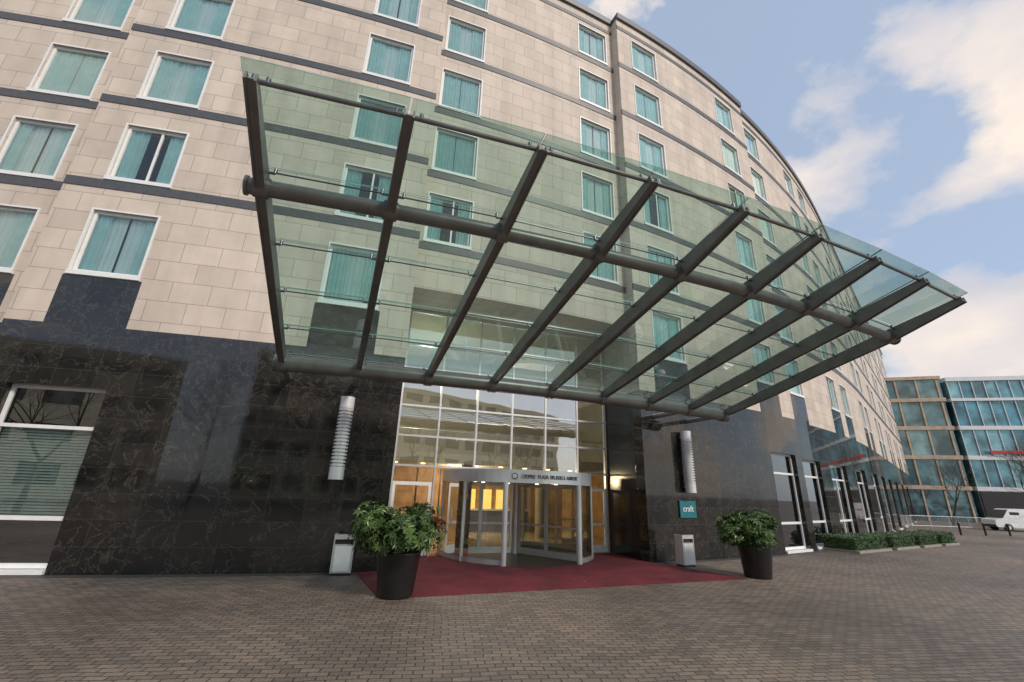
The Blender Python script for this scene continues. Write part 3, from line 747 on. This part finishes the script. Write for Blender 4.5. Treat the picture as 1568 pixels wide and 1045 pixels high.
# ------------------------------------------------------------------ fence, bollards
def fence(a,b):
    a=V((*a,0));b=V((*b,0));d=b-a;ln=d.length;d.normalize();e=empty('metal_fence',a);mb=MB()
    x=0
    while x<=ln:
        mb.tube(d*x,d*x+Z*1.1,.03,.03,6,'silver');x+=2
    for z in (.15,1.08): mb.tube(Z*z,d*ln+Z*z,.025,.025,6,'silver')
    x=0
    while x<=ln: mb.tube(d*x+Z*.15,d*x+Z*1.08,.009,.009,4,'silver',caps=False);x+=.14
    mb.obj('rails',e)
fence((41,47),(60,47.5));fence((35,43),(41,47))
for x,y in ((36,37),(38.5,37.5),(41,38),(34,40.5)):
    mb=MB();mb.lathe((0,0,0),[(.07,0),(.07,.8),(.085,.82),(.085,.9),(.001,.95)],14,'dark');o=mb.obj('bollard');o.location=(x,y,0)
# ------------------------------------------------------------------ world
w=bpy.data.worlds.new('World');sc.world=w;w.use_nodes=True;nt=w.node_tree
bg=nt.nodes['Background']
SUN_EL,SUN_AZ=38,136
sky=N(nt,'ShaderNodeTexSky',sky_type='NISHITA',sun_disc=False,sun_elevation=math.radians(SUN_EL),sun_rotation=math.radians(SUN_AZ),air_density=1.0,dust_density=1.2,ozone_density=1.2)
tc=N(nt,'ShaderNodeTexCoord')
nv=N(nt,'ShaderNodeVectorMath',operation='NORMALIZE');L(nt,tc.outputs['Generated'],nv.inputs[0])
sv=N(nt,'ShaderNodeVectorMath',operation='MULTIPLY');L(nt,nv.outputs[0],sv.inputs[0]);sv.inputs[1].default_value=(1,1,1.7)
n1=N(nt,'ShaderNodeTexNoise',i_Scale=2.6,i_Detail=8.,i_Roughness=.53,i_Distortion=.15);L(nt,sv.outputs[0],n1.inputs['Vector'])
c0=V((.692,.547,.455)).normalized()
dt=N(nt,'ShaderNodeVectorMath',operation='DOT_PRODUCT');L(nt,nv.outputs[0],dt.inputs[0]);dt.inputs[1].default_value=tuple(c0)
bm=N(nt,'ShaderNodeMapRange',interpolation_type='SMOOTHSTEP');L(nt,dt.outputs['Value'],bm.inputs[0]);bm.inputs['From Min'].default_value=.89;bm.inputs['From Max'].default_value=.99;bm.inputs['To Min'].default_value=-.02;bm.inputs['To Max'].default_value=.18
ad=N(nt,'ShaderNodeMath',operation='ADD');L(nt,n1.outputs[0],ad.inputs[0]);L(nt,bm.outputs[0],ad.inputs[1])
msk=ramp(nt,ad.outputs[0],[(.525,(0,0,0)),(.565,(.65,.65,.65)),(.61,(1,1,1))])
mv=N(nt,'ShaderNodeVectorMath',operation='ADD');L(nt,sv.outputs[0],mv.inputs[0]);mv.inputs[1].default_value=(.03,-.03,.06)
n2_=N(nt,'ShaderNodeTexNoise',i_Scale=2.6,i_Detail=6.);L(nt,mv.outputs[0],n2_.inputs['Vector'])
cc=ramp(nt,n2_.outputs[0],[(.36,(4.5,4.45,4.8)),(.47,(5.8,5.3,5.1)),(.58,(7.2,6.2,5.3))])
haze=mixc(nt,'MIX',.62,sky.outputs[0],(3.55,4.3,5.5))
fin=mixc(nt,'MIX',msk.outputs[0],haze,cc.outputs[0])
L(nt,fin,bg.inputs[0]);bg.inputs[1].default_value=.15
sd=bpy.data.lights.new('sun','SUN');sd.energy=2.6;sd.angle=math.radians(9);sd.color=(1,.88,.75)
so=bpy.data.objects.new('sun',sd);sc.collection.objects.link(so)
el,az=math.radians(SUN_EL),math.radians(SUN_AZ)
ts=V((math.sin(az)*math.cos(el),math.cos(az)*math.cos(el),math.sin(el)))
so.rotation_euler=ts.to_track_quat('Z','Y').to_euler()
for k,(dx_,dn,zz_,en) in enumerate(((6,6,2.9,460),(3.2,3.0,6.6,300))):  # second entry is an added fill that brightens the dark upper lobby
    ld=bpy.data.lights.new('lobby_lamp_and_fill','POINT');ld.energy=en;ld.color=(1,.72,.42) if k==0 else (1,.86,.66);ld.shadow_soft_size=.3
    lo=bpy.data.objects.new('lobby_lamp_and_fill',ld);q=A0+gd*dx_+gn*dn;lo.location=(q.x,q.y,zz_);sc.collection.objects.link(lo);lo.parent=hotel
# ------------------------------------------------------------------ camera
cam=bpy.data.cameras.new('camera');cam.sensor_width=36;cam.lens=36*664.84/1568;cam.clip_end=2000;cam.clip_start=.05
co_=bpy.data.objects.new('camera',cam);sc.collection.objects.link(co_)
th=math.radians(18.845);ro=math.radians(1.997)
f=V((0,math.cos(th),math.sin(th)));u=V((0,-math.sin(th),math.cos(th)));r=V((1,0,0))
r2=r*math.cos(ro)+u*math.sin(ro);u2=-r*math.sin(ro)+u*math.cos(ro);b=-f
co_.matrix_world=Matrix(((r2.x,u2.x,b.x,0),(r2.y,u2.y,b.y,0),(r2.z,u2.z,b.z,2.255),(0,0,0,1)))
sc.camera=co_
